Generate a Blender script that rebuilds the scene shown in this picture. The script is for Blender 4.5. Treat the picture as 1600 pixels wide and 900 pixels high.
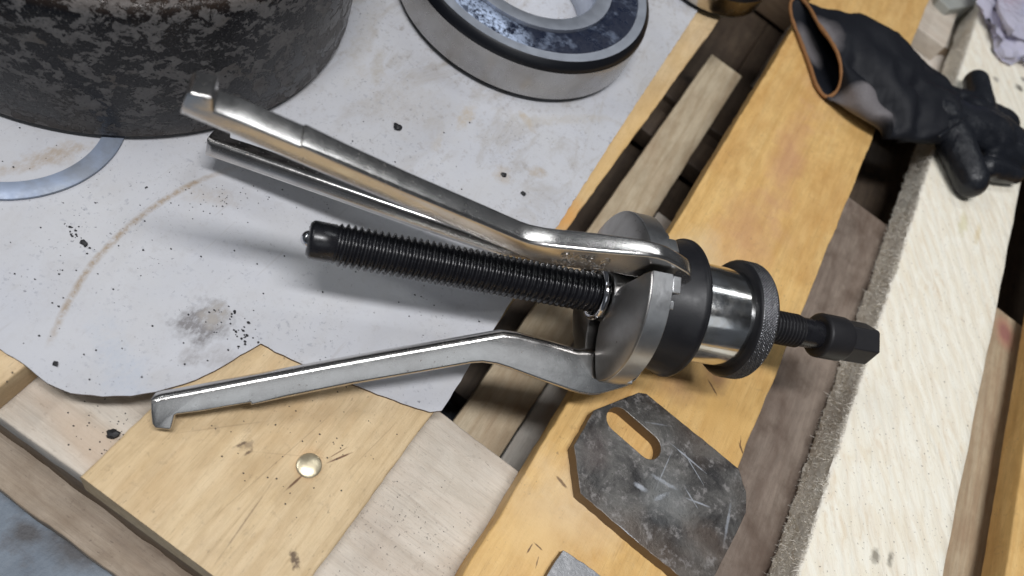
import bpy, bmesh, math, random
import numpy as np
from mathutils import Vector, Matrix, noise as mn
random.seed(7); rng = np.random.default_rng(7)
PI = math.pi
for o in list(bpy.data.objects): bpy.data.objects.remove(o)
S = bpy.context.scene; C = S.collection

# ---------------------------------------------------------------- camera
W0, H0, F = 1600., 900., 1200.
Yc = Vector((1040, 1400, -1200)).normalized()
Zc = Vector((492, 663, 1200)); Zc = (Zc - Yc * Zc.dot(Yc)).normalized()
Xc = Yc.cross(Zc)
CH = 0.5 * Zc[2]
CAM = Vector((0, 0, CH))
Rm = Matrix((Xc, Yc, Zc))                 # world = Rm @ cam
cd = bpy.data.cameras.new('camera'); cam = bpy.data.objects.new('camera', cd); C.objects.link(cam)
cam.matrix_world = Matrix.Translation(CAM) @ Rm.to_4x4()
cd.sensor_width = 36; cd.lens = 27; cd.clip_start = 0.01; cd.clip_end = 50
cd.dof.use_dof = True; cd.dof.focus_distance = 0.455; cd.dof.aperture_fstop = 6.8
S.camera = cam

def ray(px, py): return Rm @ Vector((px - 800, 450 - py, -F))
def P(px, py, z=0.):
    d = ray(px, py); return CAM + d * ((z - CH) / d.z)

# ---------------------------------------------------------------- world, lamps, exposure
w = bpy.data.worlds.new('World'); S.world = w; w.use_nodes = True
nt = w.node_tree; nt.nodes.clear()
wo = nt.nodes.new('ShaderNodeOutputWorld'); wb = nt.nodes.new('ShaderNodeBackground')
tc = nt.nodes.new('ShaderNodeTexCoord'); no = nt.nodes.new('ShaderNodeTexNoise'); cr = nt.nodes.new('ShaderNodeValToRGB')
no.inputs['Scale'].default_value = 2.2; no.inputs['Detail'].default_value = 3
cr.color_ramp.elements[0].position = .36; cr.color_ramp.elements[0].color = (.10, .10, .105, 1)
cr.color_ramp.elements[1].position = .66; cr.color_ramp.elements[1].color = (.52, .56, .62, 1)
nt.links.new(tc.outputs['Generated'], no.inputs['Vector']); nt.links.new(no.outputs['Fac'], cr.inputs['Fac'])
nt.links.new(cr.outputs['Color'], wb.inputs['Color']); wb.inputs['Strength'].default_value = .17
nt.links.new(wb.outputs[0], wo.inputs[0])

def area(name, loc, target, along, sx, sy, power, col):
    l = bpy.data.lights.new(name, 'AREA'); l.shape = 'RECTANGLE'; l.size = sx; l.size_y = sy; l.energy = power; l.color = col
    o = bpy.data.objects.new(name, l); C.objects.link(o)
    z = (Vector(loc) - Vector(target)).normalized(); x = Vector(along); x = (x - z * x.dot(z)).normalized(); y = z.cross(x)
    o.matrix_world = Matrix.Translation(loc) @ Matrix((x, y, z)).transposed().to_4x4(); return o
area('ceiling_tube_lamp', (.10, -.16, 2.2), (.0, .25, 0), (.86, .5, 0), 1.2, .20, 41, (.985, .985, 1))
area('ceiling_tube_lamp', (.35, 1.7, 2.3), (.0, .25, 0), (.86, .5, 0), 1.2, .20, 7, (.95, .98, 1))
area('ceiling_tube_lamp', (-1.9, -.35, 2.0), (.0, .25, 0), (0, 1, 0), 1.2, .20, 12, (.95, .98, 1))  # unseen lamp, power raised as left fill for the timber side
area('arm_reflection_light', (1.05, -.95, 1.55), (.0, .2, 0), (.69, .72, 0), 1.5, .8, 2.6, (.90, .95, 1))  # added unseen area light, placed for the lower arm to reflect
S.view_settings.view_transform = 'Standard'; S.view_settings.look = 'None'
S.view_settings.exposure = 0; S.view_settings.gamma = 1

# ---------------------------------------------------------------- node helpers
class M:
    def __init__(s, name, rough=.6, metal=0., spec=.5):
        s.m = bpy.data.materials.new(name); s.m.use_nodes = True; s.t = s.m.node_tree; s.n = s.t.nodes
        s.n.clear(); s.out = s.n.new('ShaderNodeOutputMaterial'); s.b = s.n.new('ShaderNodeBsdfPrincipled')
        s.t.links.new(s.b.outputs[0], s.out.inputs[0])
        s.b.inputs['Roughness'].default_value = rough; s.b.inputs['Metallic'].default_value = metal
        s.b.inputs['Specular IOR Level'].default_value = spec
        s.g = s.n.new('ShaderNodeNewGeometry').outputs['Position']; s.o = s.n.new('ShaderNodeTexCoord').outputs['Object']
        s.last = None
    def L(s, a, b): s.t.links.new(a, b)
    def put(s, sock, v):
        if v is None: return
        if hasattr(v, 'is_output'): s.L(v, sock)
        elif isinstance(v, (tuple, list)) and sock.type == 'RGBA': sock.default_value = (*v[:3], 1)
        else: sock.default_value = v
    def map(s, v, sc=(1, 1, 1), rot=(0, 0, 0), loc=(0, 0, 0)):
        n = s.n.new('ShaderNodeMapping'); s.L(v, n.inputs[0]); n.inputs['Scale'].default_value = sc
        n.inputs['Rotation'].default_value = rot; n.inputs['Location'].default_value = loc; return n.outputs[0]
    def noise(s, v, scale, detail=4, rough=.55, dist=0., out='Fac'):
        n = s.n.new('ShaderNodeTexNoise'); s.L(v, n.inputs['Vector']); n.inputs['Scale'].default_value = scale
        n.inputs['Detail'].default_value = detail; n.inputs['Roughness'].default_value = rough; n.inputs['Distortion'].default_value = dist
        return n.outputs[out]
    def voro(s, v, scale, out='Distance', rnd=1.):
        n = s.n.new('ShaderNodeTexVoronoi'); s.L(v, n.inputs['Vector']); n.inputs['Scale'].default_value = scale
        n.inputs['Randomness'].default_value = rnd; return n.outputs[out]
    def wave(s, v, scale, dist, det=2, dsc=1., prof='SIN', dir='X'):
        n = s.n.new('ShaderNodeTexWave'); s.L(v, n.inputs['Vector']); n.inputs['Scale'].default_value = scale
        n.inputs['Distortion'].default_value = dist; n.inputs['Detail'].default_value = det; n.inputs['Detail Scale'].default_value = dsc
        n.wave_profile = prof; n.bands_direction = dir; return n.outputs['Fac']
    def ramp(s, f, stops):
        n = s.n.new('ShaderNodeValToRGB'); s.L(f, n.inputs[0]); e = n.color_ramp.elements
        while len(e) < len(stops): e.new(.5)
        for k, (p, c) in enumerate(stops):
            e[k].position = p
            e[k].color = (c, c, c, 1) if isinstance(c, (int, float)) else (*c, 1)
        return n.outputs[0]
    def math(s, op, a, b=None, c=None, clamp=False):
        n = s.n.new('ShaderNodeMath'); n.operation = op; n.use_clamp = clamp
        for k, v in enumerate((a, b, c)):
            if v is not None: s.put(n.inputs[k], v)
        return n.outputs[0]
    def mix(s, f, a, b, mode='MIX'):
        n = s.n.new('ShaderNodeMix'); n.data_type = 'RGBA'; n.blend_type = mode
        s.put(n.inputs['Factor'], f); s.put(n.inputs['A'], a) if False else s.put(n.inputs[6], a); s.put(n.inputs[7], b)
        return n.outputs[2]
    def rng(s, f, a, b, c=0., d=1.):
        n = s.n.new('ShaderNodeMapRange'); s.put(n.inputs[0], f)
        for k, v in enumerate((a, b, c, d)): s.put(n.inputs[k + 1], v)
        return n.outputs[0]
    def blob(s, v, x, y, rx, ry, ang=0., soft=.5, wob=.5, wsc=60):
        """mask of an uneven patch at (x,y)"""
        n = s.n.new('ShaderNodeMapping'); n.vector_type = 'TEXTURE'; s.L(v, n.inputs[0])
        n.inputs['Location'].default_value = (x, y, 0); n.inputs['Rotation'].default_value = (0, 0, ang); n.inputs['Scale'].default_value = (rx, ry, 1e3)
        l = s.n.new('ShaderNodeVectorMath'); l.operation = 'LENGTH'; s.L(n.outputs[0], l.inputs[0])
        d = l.outputs['Value']
        if wob: d = s.math('MULTIPLY_ADD', s.math('SUBTRACT', s.noise(v, wsc, 4, .65), .5), wob * 2, d)
        return s.rng(d, 1., 1. - soft)
    def seg(s, v, p, q, wd, soft=.5, wob=.0, wsc=200):
        p = Vector((p[0], p[1], 0)); q = Vector((q[0], q[1], 0)); c = (p + q) / 2; d = q - p
        return s.blob(v, c.x, c.y, d.length / 2, wd, math.atan2(d.y, d.x), soft, wob, wsc)
    def bump(s, h, dist, strength=1.):
        n = s.n.new('ShaderNodeBump'); s.L(h, n.inputs['Height']); n.inputs['Distance'].default_value = dist; n.inputs['Strength'].default_value = strength
        if s.last: s.L(s.last, n.inputs['Normal'])
        s.last = n.outputs[0]; s.L(s.last, s.b.inputs['Normal'])
    def col(s, c): s.put(s.b.inputs['Base Color'], c)
    def rough(s, c): s.put(s.b.inputs['Roughness'], c)

def wood(name, c1, c2, c3, axis='y', seed=0, grain=1., specks=.5, blot=.5, rough=.62, extra=None, dirt=(.10, .07, .05), bumpd=.0003):
    m = M(name, rough); off = (seed * 1.37, seed * 2.11, seed * .7)
    big = (70, 5, 70) if axis == 'y' else (5, 70, 70)
    fine = (1300, 55, 1300) if axis == 'y' else (55, 1300, 1300)
    vb = m.map(m.g, big, loc=off); vf = m.map(m.g, fine, loc=off)
    ripple = m.noise(vb, 1.0, 5, .6, 1.2)
    rings = m.wave(m.map(m.g, (26, 2.2, 26) if axis == 'y' else (2.2, 26, 26), loc=off), 2.2, 7.0, 3, 1.2, dir='DIAGONAL')
    fib = m.noise(vf, 1.0, 3, .6)
    c = m.mix(m.ramp(ripple, [(.3, 0.), (.7, 1.)]), c1, c2)
    c = m.mix(m.math('MULTIPLY', m.ramp(rings, [(.55, 0.), (.95, 1.)]), .38 * grain), c, c3)
    bl = m.noise(m.g, 26 + seed, 5, .6)
    c = m.mix(m.math('MULTIPLY', m.ramp(bl, [(.5, 0.), (.68, 1.)]), blot), c, c3)
    c = m.mix(m.math('MULTIPLY', m.ramp(fib, [(.35, 1.), (.6, 0.)]), .16 * grain), c, tuple(x * .5 for x in c3))
    sp = m.noise(m.map(m.g, (1, .55, 1) if axis == 'y' else (.55, 1, 1), loc=off), 520, 2, .5)
    zone = m.ramp(m.noise(m.g, 17, 3, .6), [(.4, 0.), (.62, 1.)])
    spm = m.math('MULTIPLY', m.ramp(sp, [(.665, 0.), (.72, 1.)]), m.math('MULTIPLY_ADD', zone, .8, .1))
    c = m.mix(m.math('MULTIPLY', spm, specks), c, dirt)
    mot = m.math('ADD', m.math('MULTIPLY', m.noise(m.map(m.g, (1, .35, 1) if axis == 'y' else (.35, 1, 1), loc=off), 95, 5, .6), .75), m.math('MULTIPLY', m.noise(m.map(m.g, (1, .3, 1) if axis == 'y' else (.3, 1, 1), loc=off), 300, 4, .7), .25))
    c = m.mix(m.ramp(mot, [(.40, .26), (.54, 0.)]), c, tuple(x * .72 for x in c3))
    c = m.mix(m.ramp(mot, [(.50, 0.), (.66, .20)]), c, tuple(min(1, x * 1.22) for x in c1))
    dash = m.noise(m.map(m.g, (1, .16, 1) if axis == 'y' else (.16, 1, 1), loc=off), 640, 2, .5)
    c = m.mix(m.math('MULTIPLY', m.math('MULTIPLY', m.ramp(dash, [(.70, 0.), (.76, 1.)]), zone), specks * .6), c, dirt)
    tone = m.noise(m.map(m.g, (1, .45, 1) if axis == 'y' else (.45, 1, 1), loc=off), 19, 5, .65, .8)
    c = m.mix(m.ramp(tone, [(.46, 0.), (.66, .55 * blot + .12)]), c, (c3[0] * .82, c3[1] * .70, c3[2] * .66))
    edge = m.noise(m.map(m.g, loc=off), 130, 5, .75, .5)
    c = m.mix(m.ramp(edge, [(.58, 0.), (.70, .30 * specks + .04)]), c, dirt)
    pores = m.noise(m.map(m.g, (1, .05, 1) if axis == 'y' else (.05, 1, 1), loc=off), 1500, 3, .6)
    c = m.mix(m.ramp(pores, [(.54, 0.), (.72, .30)]), c, tuple(x * .55 for x in c3))
    lines = m.noise(m.map(m.g, (1, .012, 1) if axis == 'y' else (.012, 1, 1), loc=off), 190, 4, .7, .15)
    c = m.mix(m.ramp(lines, [(.56, 0.), (.70, .34)]), c, tuple(x * .7 for x in c3))
    if extra: c = extra(m, c)
    m.col(c)
    m.rough(m.rng(bl, .3, .7, rough - .1, rough + .12))
    m.bump(m.math('ADD', m.math('MULTIPLY', fib, .4), m.math('MULTIPLY', ripple, .8)), bumpd)
    m.bump(m.math('ADD', m.noise(m.g, 700, 3, .6), mot), bumpd * .7)
    return m.m

def metal(name, col, rough, var=.08, bumpd=.00003, bsc=900, col2=None, blotsc=60, metallic=1., obj=True):
    m = M(name, rough, metallic); v = m.o if obj else m.g
    b = m.noise(v, blotsc, 5, .6)
    m.col(m.mix(m.ramp(b, [(.4, 0.), (.62, 1.)]), col, col2 or tuple(x * .82 for x in col)))
    m.rough(m.rng(m.noise(v, blotsc * 3, 4, .65), .3, .7, rough - var, rough + var))
    m.bump(m.noise(v, bsc, 3, .6), bumpd)
    return m

# ---------------------------------------------------------------- mesh helpers
def tag(o, label=None, cat=None, group=None, kind=None):
    for k, v in (('label', label), ('category', cat), ('group', group), ('kind', kind)):
        if v: o[k] = v
    return o
def thing(name, label, cat, loc=(0, 0, 0), group=None):
    o = bpy.data.objects.new(name, None); o.empty_display_size = .02; C.objects.link(o); o.location = loc
    return tag(o, label, cat, group)
def mk(name, verts, faces, mat, parent=None, smooth=True, local=False, ang=40):
    off = Vector((0, 0, 0)) if (parent is None or local) else parent.matrix_basis.translation
    me = bpy.data.meshes.new(name); me.from_pydata([tuple(Vector(v) - off) for v in verts], [], faces)
    bm = bmesh.new(); bm.from_mesh(me); bmesh.ops.recalc_face_normals(bm, faces=bm.faces)
    if smooth:
        for f in bm.faces: f.smooth = True
        for e in bm.edges:
            if len(e.link_faces) == 2 and e.calc_face_angle(0) > math.radians(ang): e.smooth = False
    bm.to_mesh(me); bm.free()
    if mat: me.materials.append(mat)
    o = bpy.data.objects.new(name, me); C.objects.link(o)
    if parent: o.parent = parent
    return o
def bev(o, wd, seg=3, ang=35):
    b = o.modifiers.new('bevel', 'BEVEL'); b.width = wd; b.segments = seg; b.limit_method = 'ANGLE'; b.angle_limit = math.radians(ang)
    b.harden_normals = False; return o
def tube(rings, close0=True, close1=True):
    """loft of equal-length closed rings"""
    n = len(rings[0]); V = [p for r in rings for p in r]; Fc = []
    for i in range(len(rings) - 1):
        for j in range(n): Fc.append((i * n + j, i * n + (j + 1) % n, (i + 1) * n + (j + 1) % n, (i + 1) * n + j))
    if close0: Fc.append(tuple(range(n)))
    if close1: Fc.append(tuple((len(rings) - 1) * n + j for j in range(n)))
    return V, Fc
def board(name, mat, x0, x1, y0, y1, z0, z1, parent=None, axis='y', r=.0015, amp=.0006, step=.006, seed=0, zf=None, ends=None):
    """a sawn plank with softly rounded, slightly wandering edges"""
    def sec(hx, hz):
        pts = []
        for cx, cz, a0 in ((hx - r, hz - r, 0), (-hx + r, hz - r, 90), (-hx + r, -hz + r, 180), (hx - r, -hz + r, 270)):
            for k in range(4):
                a = math.radians(a0 + 30 * k); pts.append((cx + r * math.cos(a), cz + r * math.sin(a)))
        return pts
    a0, a1 = (y0, y1) if axis == 'y' else (x0, x1)
    c0, c1 = (x0, x1) if axis == 'y' else (y0, y1)
    n = max(3, int((a1 - a0) / step)); rings = []
    for i in range(n + 1):
        t = a0 + (a1 - a0) * i / n; ring = []
        for k, (p, q) in enumerate(sec((c1 - c0) / 2, (z1 - z0) / 2)):
            wx = mn.noise(Vector((t * 35, seed * 3.1 + (p > 0) * 9, 0))) * amp + mn.noise(Vector((t * 150, seed + (p > 0) * 5, q * 100))) * amp * .6
            wz = mn.noise(Vector((t * 20, seed * 5.3, (q > 0) * 7))) * amp * .4
            u = t
            if i == 0: u -= mn.noise(Vector((p * 150, q * 200, seed))) * amp * 1.2
            if i == n: u += mn.noise(Vector((p * 150, q * 200, seed + 4))) * amp * 1.2
            cx = (c0 + c1) / 2 + p + wx; z = (z0 + z1) / 2 + q + wz
            ring.append((cx, u, z) if axis == 'y' else (u, cx, z))
        rings.append(ring)
    V, Fc = tube(rings); return mk(name, V, Fc, mat, parent, ang=50)
def lathe(prof, seg=96, close=False):
    """profile (s, r) round local X"""
    rings = [[(s, r * math.cos(2 * PI * j / seg), r * math.sin(2 * PI * j / seg)) for j in range(seg)] for s, r in prof]
    V, Fc = tube(rings, not close, not close)
    if close:
        n = len(rings); 
        for j in range(seg): Fc.append(((n - 1) * seg + j, (n - 1) * seg + (j + 1) % seg, (j + 1) % seg, j))
    return V, Fc
def zlathe(prof, cx, cy, seg=128, close=True):
    V, Fc = lathe([(z, r) for z, r in prof], seg, close)
    return [(cx + b, cy + c, a) for a, b, c in V], Fc
def joinm(parts):
    V = []; Fc = []
    for v, f in parts:
        o = len(V); V += list(v); Fc += [tuple(i + o for i in q) for q in f]
    return V, Fc
def prism(poly, z0, z1):
    n = len(poly); V = [(x, y, z0) for x, y in poly] + [(x, y, z1) for x, y in poly]
    return V, [tuple(range(n)), tuple(range(n, 2 * n))] + [(i, (i + 1) % n, n + (i + 1) % n, n + i) for i in range(n)]

# ================================================================ THE SETTING: floor and pallet
m = M('concrete_floor_mat', .55)
c = m.mix(m.ramp(m.noise(m.g, 9, 6, .65), [(.35, 0.), (.65, 1.)]), (.10, .125, .16), (.24, .285, .34))
c = m.mix(m.ramp(m.noise(m.g, 60, 5, .6), [(.55, 0.), (.75, 1.)]), c, (.10, .10, .11))
for a, b, rx, ry in ((90, 790, .05, .012), (130, 850, .03, .02), (40, 830, .012, .01)):
    p = P(a, b, -.15); c = m.mix(m.math('MULTIPLY', m.blob(m.g, p.x, p.y, rx, ry, .3, .6, .6, 40), .8), c, (.05, .04, .035))
m.col(c); m.bump(m.noise(m.g, 200, 4, .6), .0006)
g = 3.; tag(mk('floor', [(-g, -g, -.150), (g, -g, -.150), (g, g, -.150), (-g, g, -.150)], [(0, 1, 2, 3)], m.m, smooth=False), kind='structure')

pallet = thing('wooden_pallet', 'old yellowed wooden pallet with wide gaps, carrying the grey panel and the tools', 'pallet', (.05, .4, -.150))

def ex_b1(m, c):
    g = m.g
    c = m.mix(m.math('MULTIPLY', m.blob(g, .01, .46, .05, .16, 0, .9, .5, 14), .55), c, (.70, .42, .12))
    c = m.mix(m.math('MULTIPLY', m.blob(g, .0, .36, .018, .03, .2, .9, .6, 40), .6), c, (.72, .33, .07))
    # cracks round the nail, long scratches, dark end marks
    nx, ny = -.0282, .1165
    for p, q, wd, s, col in (((nx + .004, ny + .004), (nx + .0125, ny + .0190), .0007, 1., (.16, .08, .04)), ((nx + .003, ny + .006), (nx + .0085, ny + .0200), .0004, .8, (.2, .11, .05)),
                        ((nx - .001, ny - .005), (nx - .0035, ny - .0200), .0008, 1., (.14, .07, .03))):
        c = m.mix(m.math('MULTIPLY', m.seg(g, p, q, wd, .5, .25, 300), s), c, col)
    c = m.mix(m.math('MULTIPLY', m.blob(g, nx - .003, ny - .001, .009, .011, .3, .8, .5, 150), .45), c, (.55, .30, .12))
    for (a, b), (d, e), wd, s in (((330, 890), (435, 740), .0006, .6), ((275, 860), (560, 610), .0004, .35), ((520, 760), (640, 640), .0004, .3), ((250, 680), (440, 655), .0005, .3), ((330, 700), (560, 720), .0004, .2)):
        p = P(a, b); q = P(d, e); c = m.mix(m.math('MULTIPLY', m.seg(g, p, q, wd, .7, .7, 160), s), c, (.22, .14, .08))
    for (a, b), (d, e), wd, s in (((456, 855), (464, 893), .0024, .9), ((375, 690), (398, 700), .003, .55), ((362, 700), (392, 688), .0012, .8), ((380, 712), (396, 702), .001, .8)):
        p = P(a, b); q = P(d, e); c = m.mix(m.math('MULTIPLY', m.seg(g, p, q, wd, .6, 1.0, 420), s), c, (.10, .06, .035))
    return c
W1 = wood('pale_pine_mat', (.71, .55, .34), (.64, .475, .27), (.52, .35, .17), 'y', 1, grain=.5, specks=.6, blot=.30, extra=ex_b1)
def ex_b2(m, c):
    g = m.g
    for (a, b, rx, ry, an, s, col) in ((1170, 370, .035, .07, .1, .40, (.52, .27, .15)), (1230, 250, .02, .09, .1, .4, (.50, .24, .15)), (1300, 110, .03, .10, .1, .35, (.52, .28, .17)),
                                       (1080, 420, .03, .05, .3, .35, (.72, .62, .42)), (880, 790, .05, .045, .4, .5, (.72, .55, .34)), (840, 860, .06, .03, .2, .45, (.78, .52, .22)),
                                       (1120, 640, .035, .035, 0, .5, (.66, .40, .13)), (1060, 600, .025, .018, .5, .6, (.40, .23, .11)), (1120, 588, .012, .02, .4, .6, (.30, .16, .08))):
        p = P(a, b); c = m.mix(m.math('MULTIPLY', m.blob(g, p.x, p.y, rx, ry, an, .9, .9, 34), min(.8, s * 1.35)), c, col)
    for (a, b), (d, e), wd, s in (((1105, 590), (1122, 620), .0008, .9), ((1154, 690), (1162, 712), .0009, .9), ((1158, 683), (1156, 700), .0006, .8),
                             ((868, 742), (888, 766), .0013, .8), ((833, 848), (822, 866), .0006, .9), ((832, 846), (850, 862), .0006, .9), ((842, 868), (836, 890), .0005, .7)):
        p = P(a, b); q = P(d, e); c = m.mix(m.math('MULTIPLY', m.seg(g, p, q, wd, .5, .8, 300), s), c, (.12, .06, .03))
    return c
W2 = wood('yellow_pine_mat', (.77, .52, .215), (.71, .435, .15), (.58, .32, .09), 'y', 2, grain=.45, specks=.55, blot=.40, extra=ex_b2)
def ex_x(m, c):
    g = m.g
    p = P(150, 710, -.022); q = P(60, 660, -.022)
    c = m.mix(m.math('MULTIPLY', m.blob(g, p.x, p.y + .004, .055, .013, -.05, .6, .35, 30), .55), c, (.50, .36, .24))
    p = P(640, 860, -.022); c = m.mix(m.math('MULTIPLY', m.ramp(m.noise(m.map(g, (1, .8, 1)), 620, 2, .5), [(.66, 0.), (.70, 1.)]), m.math('MULTIPLY', m.blob(g, p.x - .005, p.y, .07, .05, 0, .8, .6, 30), .6)), c, (.10, .08, .07))
    p = P(590, 735, -.022); q = P(720, 845, -.022)
    c = m.mix(m.math('MULTIPLY', m.seg(g, p, q, .0012, .8, .5, 120), .25), c, (.30, .22, .16))
    return c
W3 = wood('whitish_pine_mat', (.66, .60, .52), (.60, .54, .455), (.52, .44, .35), 'x', 3, grain=.4, specks=.6, blot=.3, extra=ex_x)
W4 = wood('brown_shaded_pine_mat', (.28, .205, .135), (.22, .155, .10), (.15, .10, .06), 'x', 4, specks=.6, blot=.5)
W5 = wood('grey_brown_pine_mat', (.29, .235, .19), (.22, .17, .135), (.12, .085, .062), 'y', 5, grain=.5, specks=.6, blot=.9)
W10 = wood('brownish_pine_mat', (.42, .34, .26), (.35, .275, .20), (.25, .185, .13), 'x', 10, specks=.6, blot=.5)
W9 = wood('gap_shade_pine_mat', (.10, .072, .048), (.075, .052, .034), (.045, .03, .02), 'y', 9, specks=.5, blot=.6)  # shade of the deep gaps put into a near-black wood colour
W6 = wood('dull_pine_mat', (.62, .53, .38), (.54, .44, .30), (.42, .31, .19), 'y', 6, specks=.3, blot=.4)
W7 = wood('pale_strip_mat', (.78, .74, .67), (.72, .67, .60), (.60, .54, .46), 'y', 7, specks=.3, blot=.3)
def ex_k(m, c):
    p = P(1560, 525, -.04); g = m.g
    c = m.mix(m.math('MULTIPLY', m.blob(g, p.x, p.y, .014, .022, .25, .5, .25, 60), .8), c, (.42, .22, .15))
    return m.mix(m.math('MULTIPLY', m.blob(g, p.x, p.y, .008, .013, .25, .5, .25, 60), .9), c, (.30, .13, .11))
W8 = wood('knotty_pine_mat', (.52, .43, .30), (.44, .34, .22), (.34, .23, .14), 'y', 8, specks=.3, blot=.3, extra=ex_k)

board('deck_board', W1, -.1115, .006, .0468, 1.25, -.022, 0, pallet, seed=1, amp=.0010)
board('deck_board', W2, .0695, .1865, -.06, 1.25, -.022, 0, pallet, seed=2, amp=.0010)
board('deck_board', W1, -.30, -.1705, .049, 1.25, -.022, 0, pallet, seed=3)
board('deck_board', W2, .392, .50, -.06, 1.25, -.022, 0, pallet, seed=4)
board('cross_board', W3, -.45, .235, .0495, .1935, -.044, -.0222, pallet, 'x', seed=5, amp=.0008)
board('cross_board', W3, -.45, .235, .93, 1.07, -.044, -.0222, pallet, 'x', seed=6)
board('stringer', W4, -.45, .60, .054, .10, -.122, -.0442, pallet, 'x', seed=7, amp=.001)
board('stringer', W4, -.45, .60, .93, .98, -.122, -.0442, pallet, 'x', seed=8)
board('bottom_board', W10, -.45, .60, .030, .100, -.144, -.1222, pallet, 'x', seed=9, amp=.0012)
board('bottom_board', W6, .022, .0625, .196, .735, -.098, -.078, pallet, seed=10)
board('bottom_board', W7, .0665, .105, .185, .52, -.120, -.10, pallet, seed=11)
board('bottom_board', W7, .083, .112, .80, 1.1, -.125, -.105, pallet, seed=12)
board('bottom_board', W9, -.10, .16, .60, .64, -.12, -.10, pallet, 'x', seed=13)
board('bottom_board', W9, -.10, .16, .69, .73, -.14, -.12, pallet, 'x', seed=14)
board('side_board', W5, .135, .385, -.10, .62, -.058, -.0362, pallet, seed=15)
board('side_board', W9, .135, .70, .622, .90, -.10, -.08, pallet, 'x', seed=21)  # added dark plank, stands in for the shade in the right-hand gap
board('bottom_board', W9, -.13, .060, .262, 1.1, -.146, -.128, pallet, seed=22)  # added cover board, hides the floor so the gap stays dark
board('bottom_board', W9, .0605, .70, .12, 1.1, -.147, -.129, pallet, seed=23)  # also added to keep the gaps dark
board('side_board', W8, .3655, .43, -.05, .615, -.0360, -.0330, pallet, seed=16)
board('side_board', W7, .20, .27, .80, 1.2, -.06, -.0442, pallet, seed=17)

# nail driven into the pale board
nm = metal('nail_head_mat', (.78, .68, .48), .33, bumpd=.00006, bsc=600, metallic=.85)
npos = P(483, 727, .0012); V, Fc = zlathe([(-.004, .001), (-.0005, .002), (.0001, .0062), (.0012, .0066), (.0018, .0058), (.0019, .001)], npos.x, npos.y, 40, False)
mk('nail', V, Fc, nm.m, pallet)

# ---------------------------------------------------------------- rough white timber
m = M('rough_sawn_timber_mat', .85)
dd = P(1385, 650) - P(1350, 550); ang = math.atan2(dd.y, dd.x)
v = m.map(m.g, (1, 1, 1), rot=(0, 0, -ang + .16))            # local x runs along the saw marks
vs = m.map(v, (.30, 1, 1)); wob = m.noise(vs, 130, 4, .62, .8)
saw = m.wave(m.map(v, (.35, 1, 1)), 22, 7., 3, 1.6, dir='Y')
c = m.mix(m.ramp(wob, [(.38, 0.), (.66, 1.)]), (.92, .88, .76), (.86, .79, .64))
tan = m.math('MULTIPLY', m.ramp(m.noise(vs, 125, 5, .68, .8), [(.52, 0.), (.66, 1.)]), m.ramp(m.noise(m.g, 14, 3, .5), [(.38, .25), (.6, 1.)]))
c = m.mix(m.math('MULTIPLY', tan, .42), c, (.68, .52, .34))
c = m.mix(m.math('MULTIPLY', m.ramp(saw, [(.0, 1.), (.30, 0.)]), .15), c, (.66, .52, .38))
c = m.mix(m.math('MULTIPLY', m.ramp(m.noise(m.g, 480, 2, .5), [(.68, 0.), (.71, 1.)]), .7), c, (.12, .10, .08))
for a, b, rx, ry, s, col in ((1505, 350, .006, .02, .4, (.55, .50, .18)), (1528, 365, .004, .02, .4, (.62, .46, .18)), (1368, 868, .004, .008, .7, (.12, .10, .07)), (1391, 873, .003, .008, .7, (.12, .10, .07)),
                       (1553, 80, .006, .007, .85, (.07, .06, .05)), (1556, 124, .006, .006, .6, (.12, .09, .07)), (1592, 137, .008, .007, .85, (.07, .06, .05)), (1600, 125, .006, .006, .7, (.07, .06, .05))):
    p = P(a, b); c = m.mix(m.math('MULTIPLY', m.blob(m.g, p.x, p.y, rx, ry, 0, .7, .8, 160), s), c, col)
# side and its torn edge: weathered grey, colour raised to make up for its shade
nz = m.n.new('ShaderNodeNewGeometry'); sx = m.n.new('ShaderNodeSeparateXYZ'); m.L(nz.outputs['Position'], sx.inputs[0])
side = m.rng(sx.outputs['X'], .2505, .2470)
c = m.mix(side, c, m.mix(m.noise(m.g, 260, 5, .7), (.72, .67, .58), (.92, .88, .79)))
m.col(c)
m.bump(m.math('ADD', m.math('MULTIPLY', saw, .5), wob), .0014, .7)
m.bump(m.noise(m.map(v, (.3, 1, 1)), 420, 4, .7), .0008, .8)
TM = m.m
m = M('timber_fibre_mat', .9); m.col(m.mix(m.noise(m.g, 120, 3), (.80, .75, .66), (.92, .88, .80))); FM = m.m
timber = thing('timber_beam', 'thick whitish rough-sawn timber with a torn fuzzy edge at the right', 'timber', (.297, .5, -.0345))
# cross-section ring with dense, rough left side
rings = []; y = -.12; n = 380
for i in range(n + 1):
    y = -.12 + 1.42 * i / n; ring = []
    sec = [(.3455, -.0335), (.3455, -.001), (.3445, 0)] + [(.3445 - (.3445 - .2485) * k / 14, 0) for k in range(1, 14)] + [(.2490, -.0004)] + [(.2478, -.001 - .0330 * k / 10) for k in range(0, 11)]
    for k, (x, z) in enumerate(sec):
        dx = mn.noise(Vector((y * 30, 1.3, 0))) * .0012
        if k > 15:
            a = .0022 * (1 if k > 16 else .5); dx += mn.noise(Vector((y * 430, z * 400, 0))) * a * .8 + mn.noise(Vector((y * 1100, z * 900, 3))) * a * .8
        dz = mn.noise(Vector((x * 60 + y * 8, y * 30, 2))) * .0005 if z > -.03 else 0
        ring.append((x + dx, y, z + dz))
    rings.append(ring)
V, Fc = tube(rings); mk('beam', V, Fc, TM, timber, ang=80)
V = []; Fc = []
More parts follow.
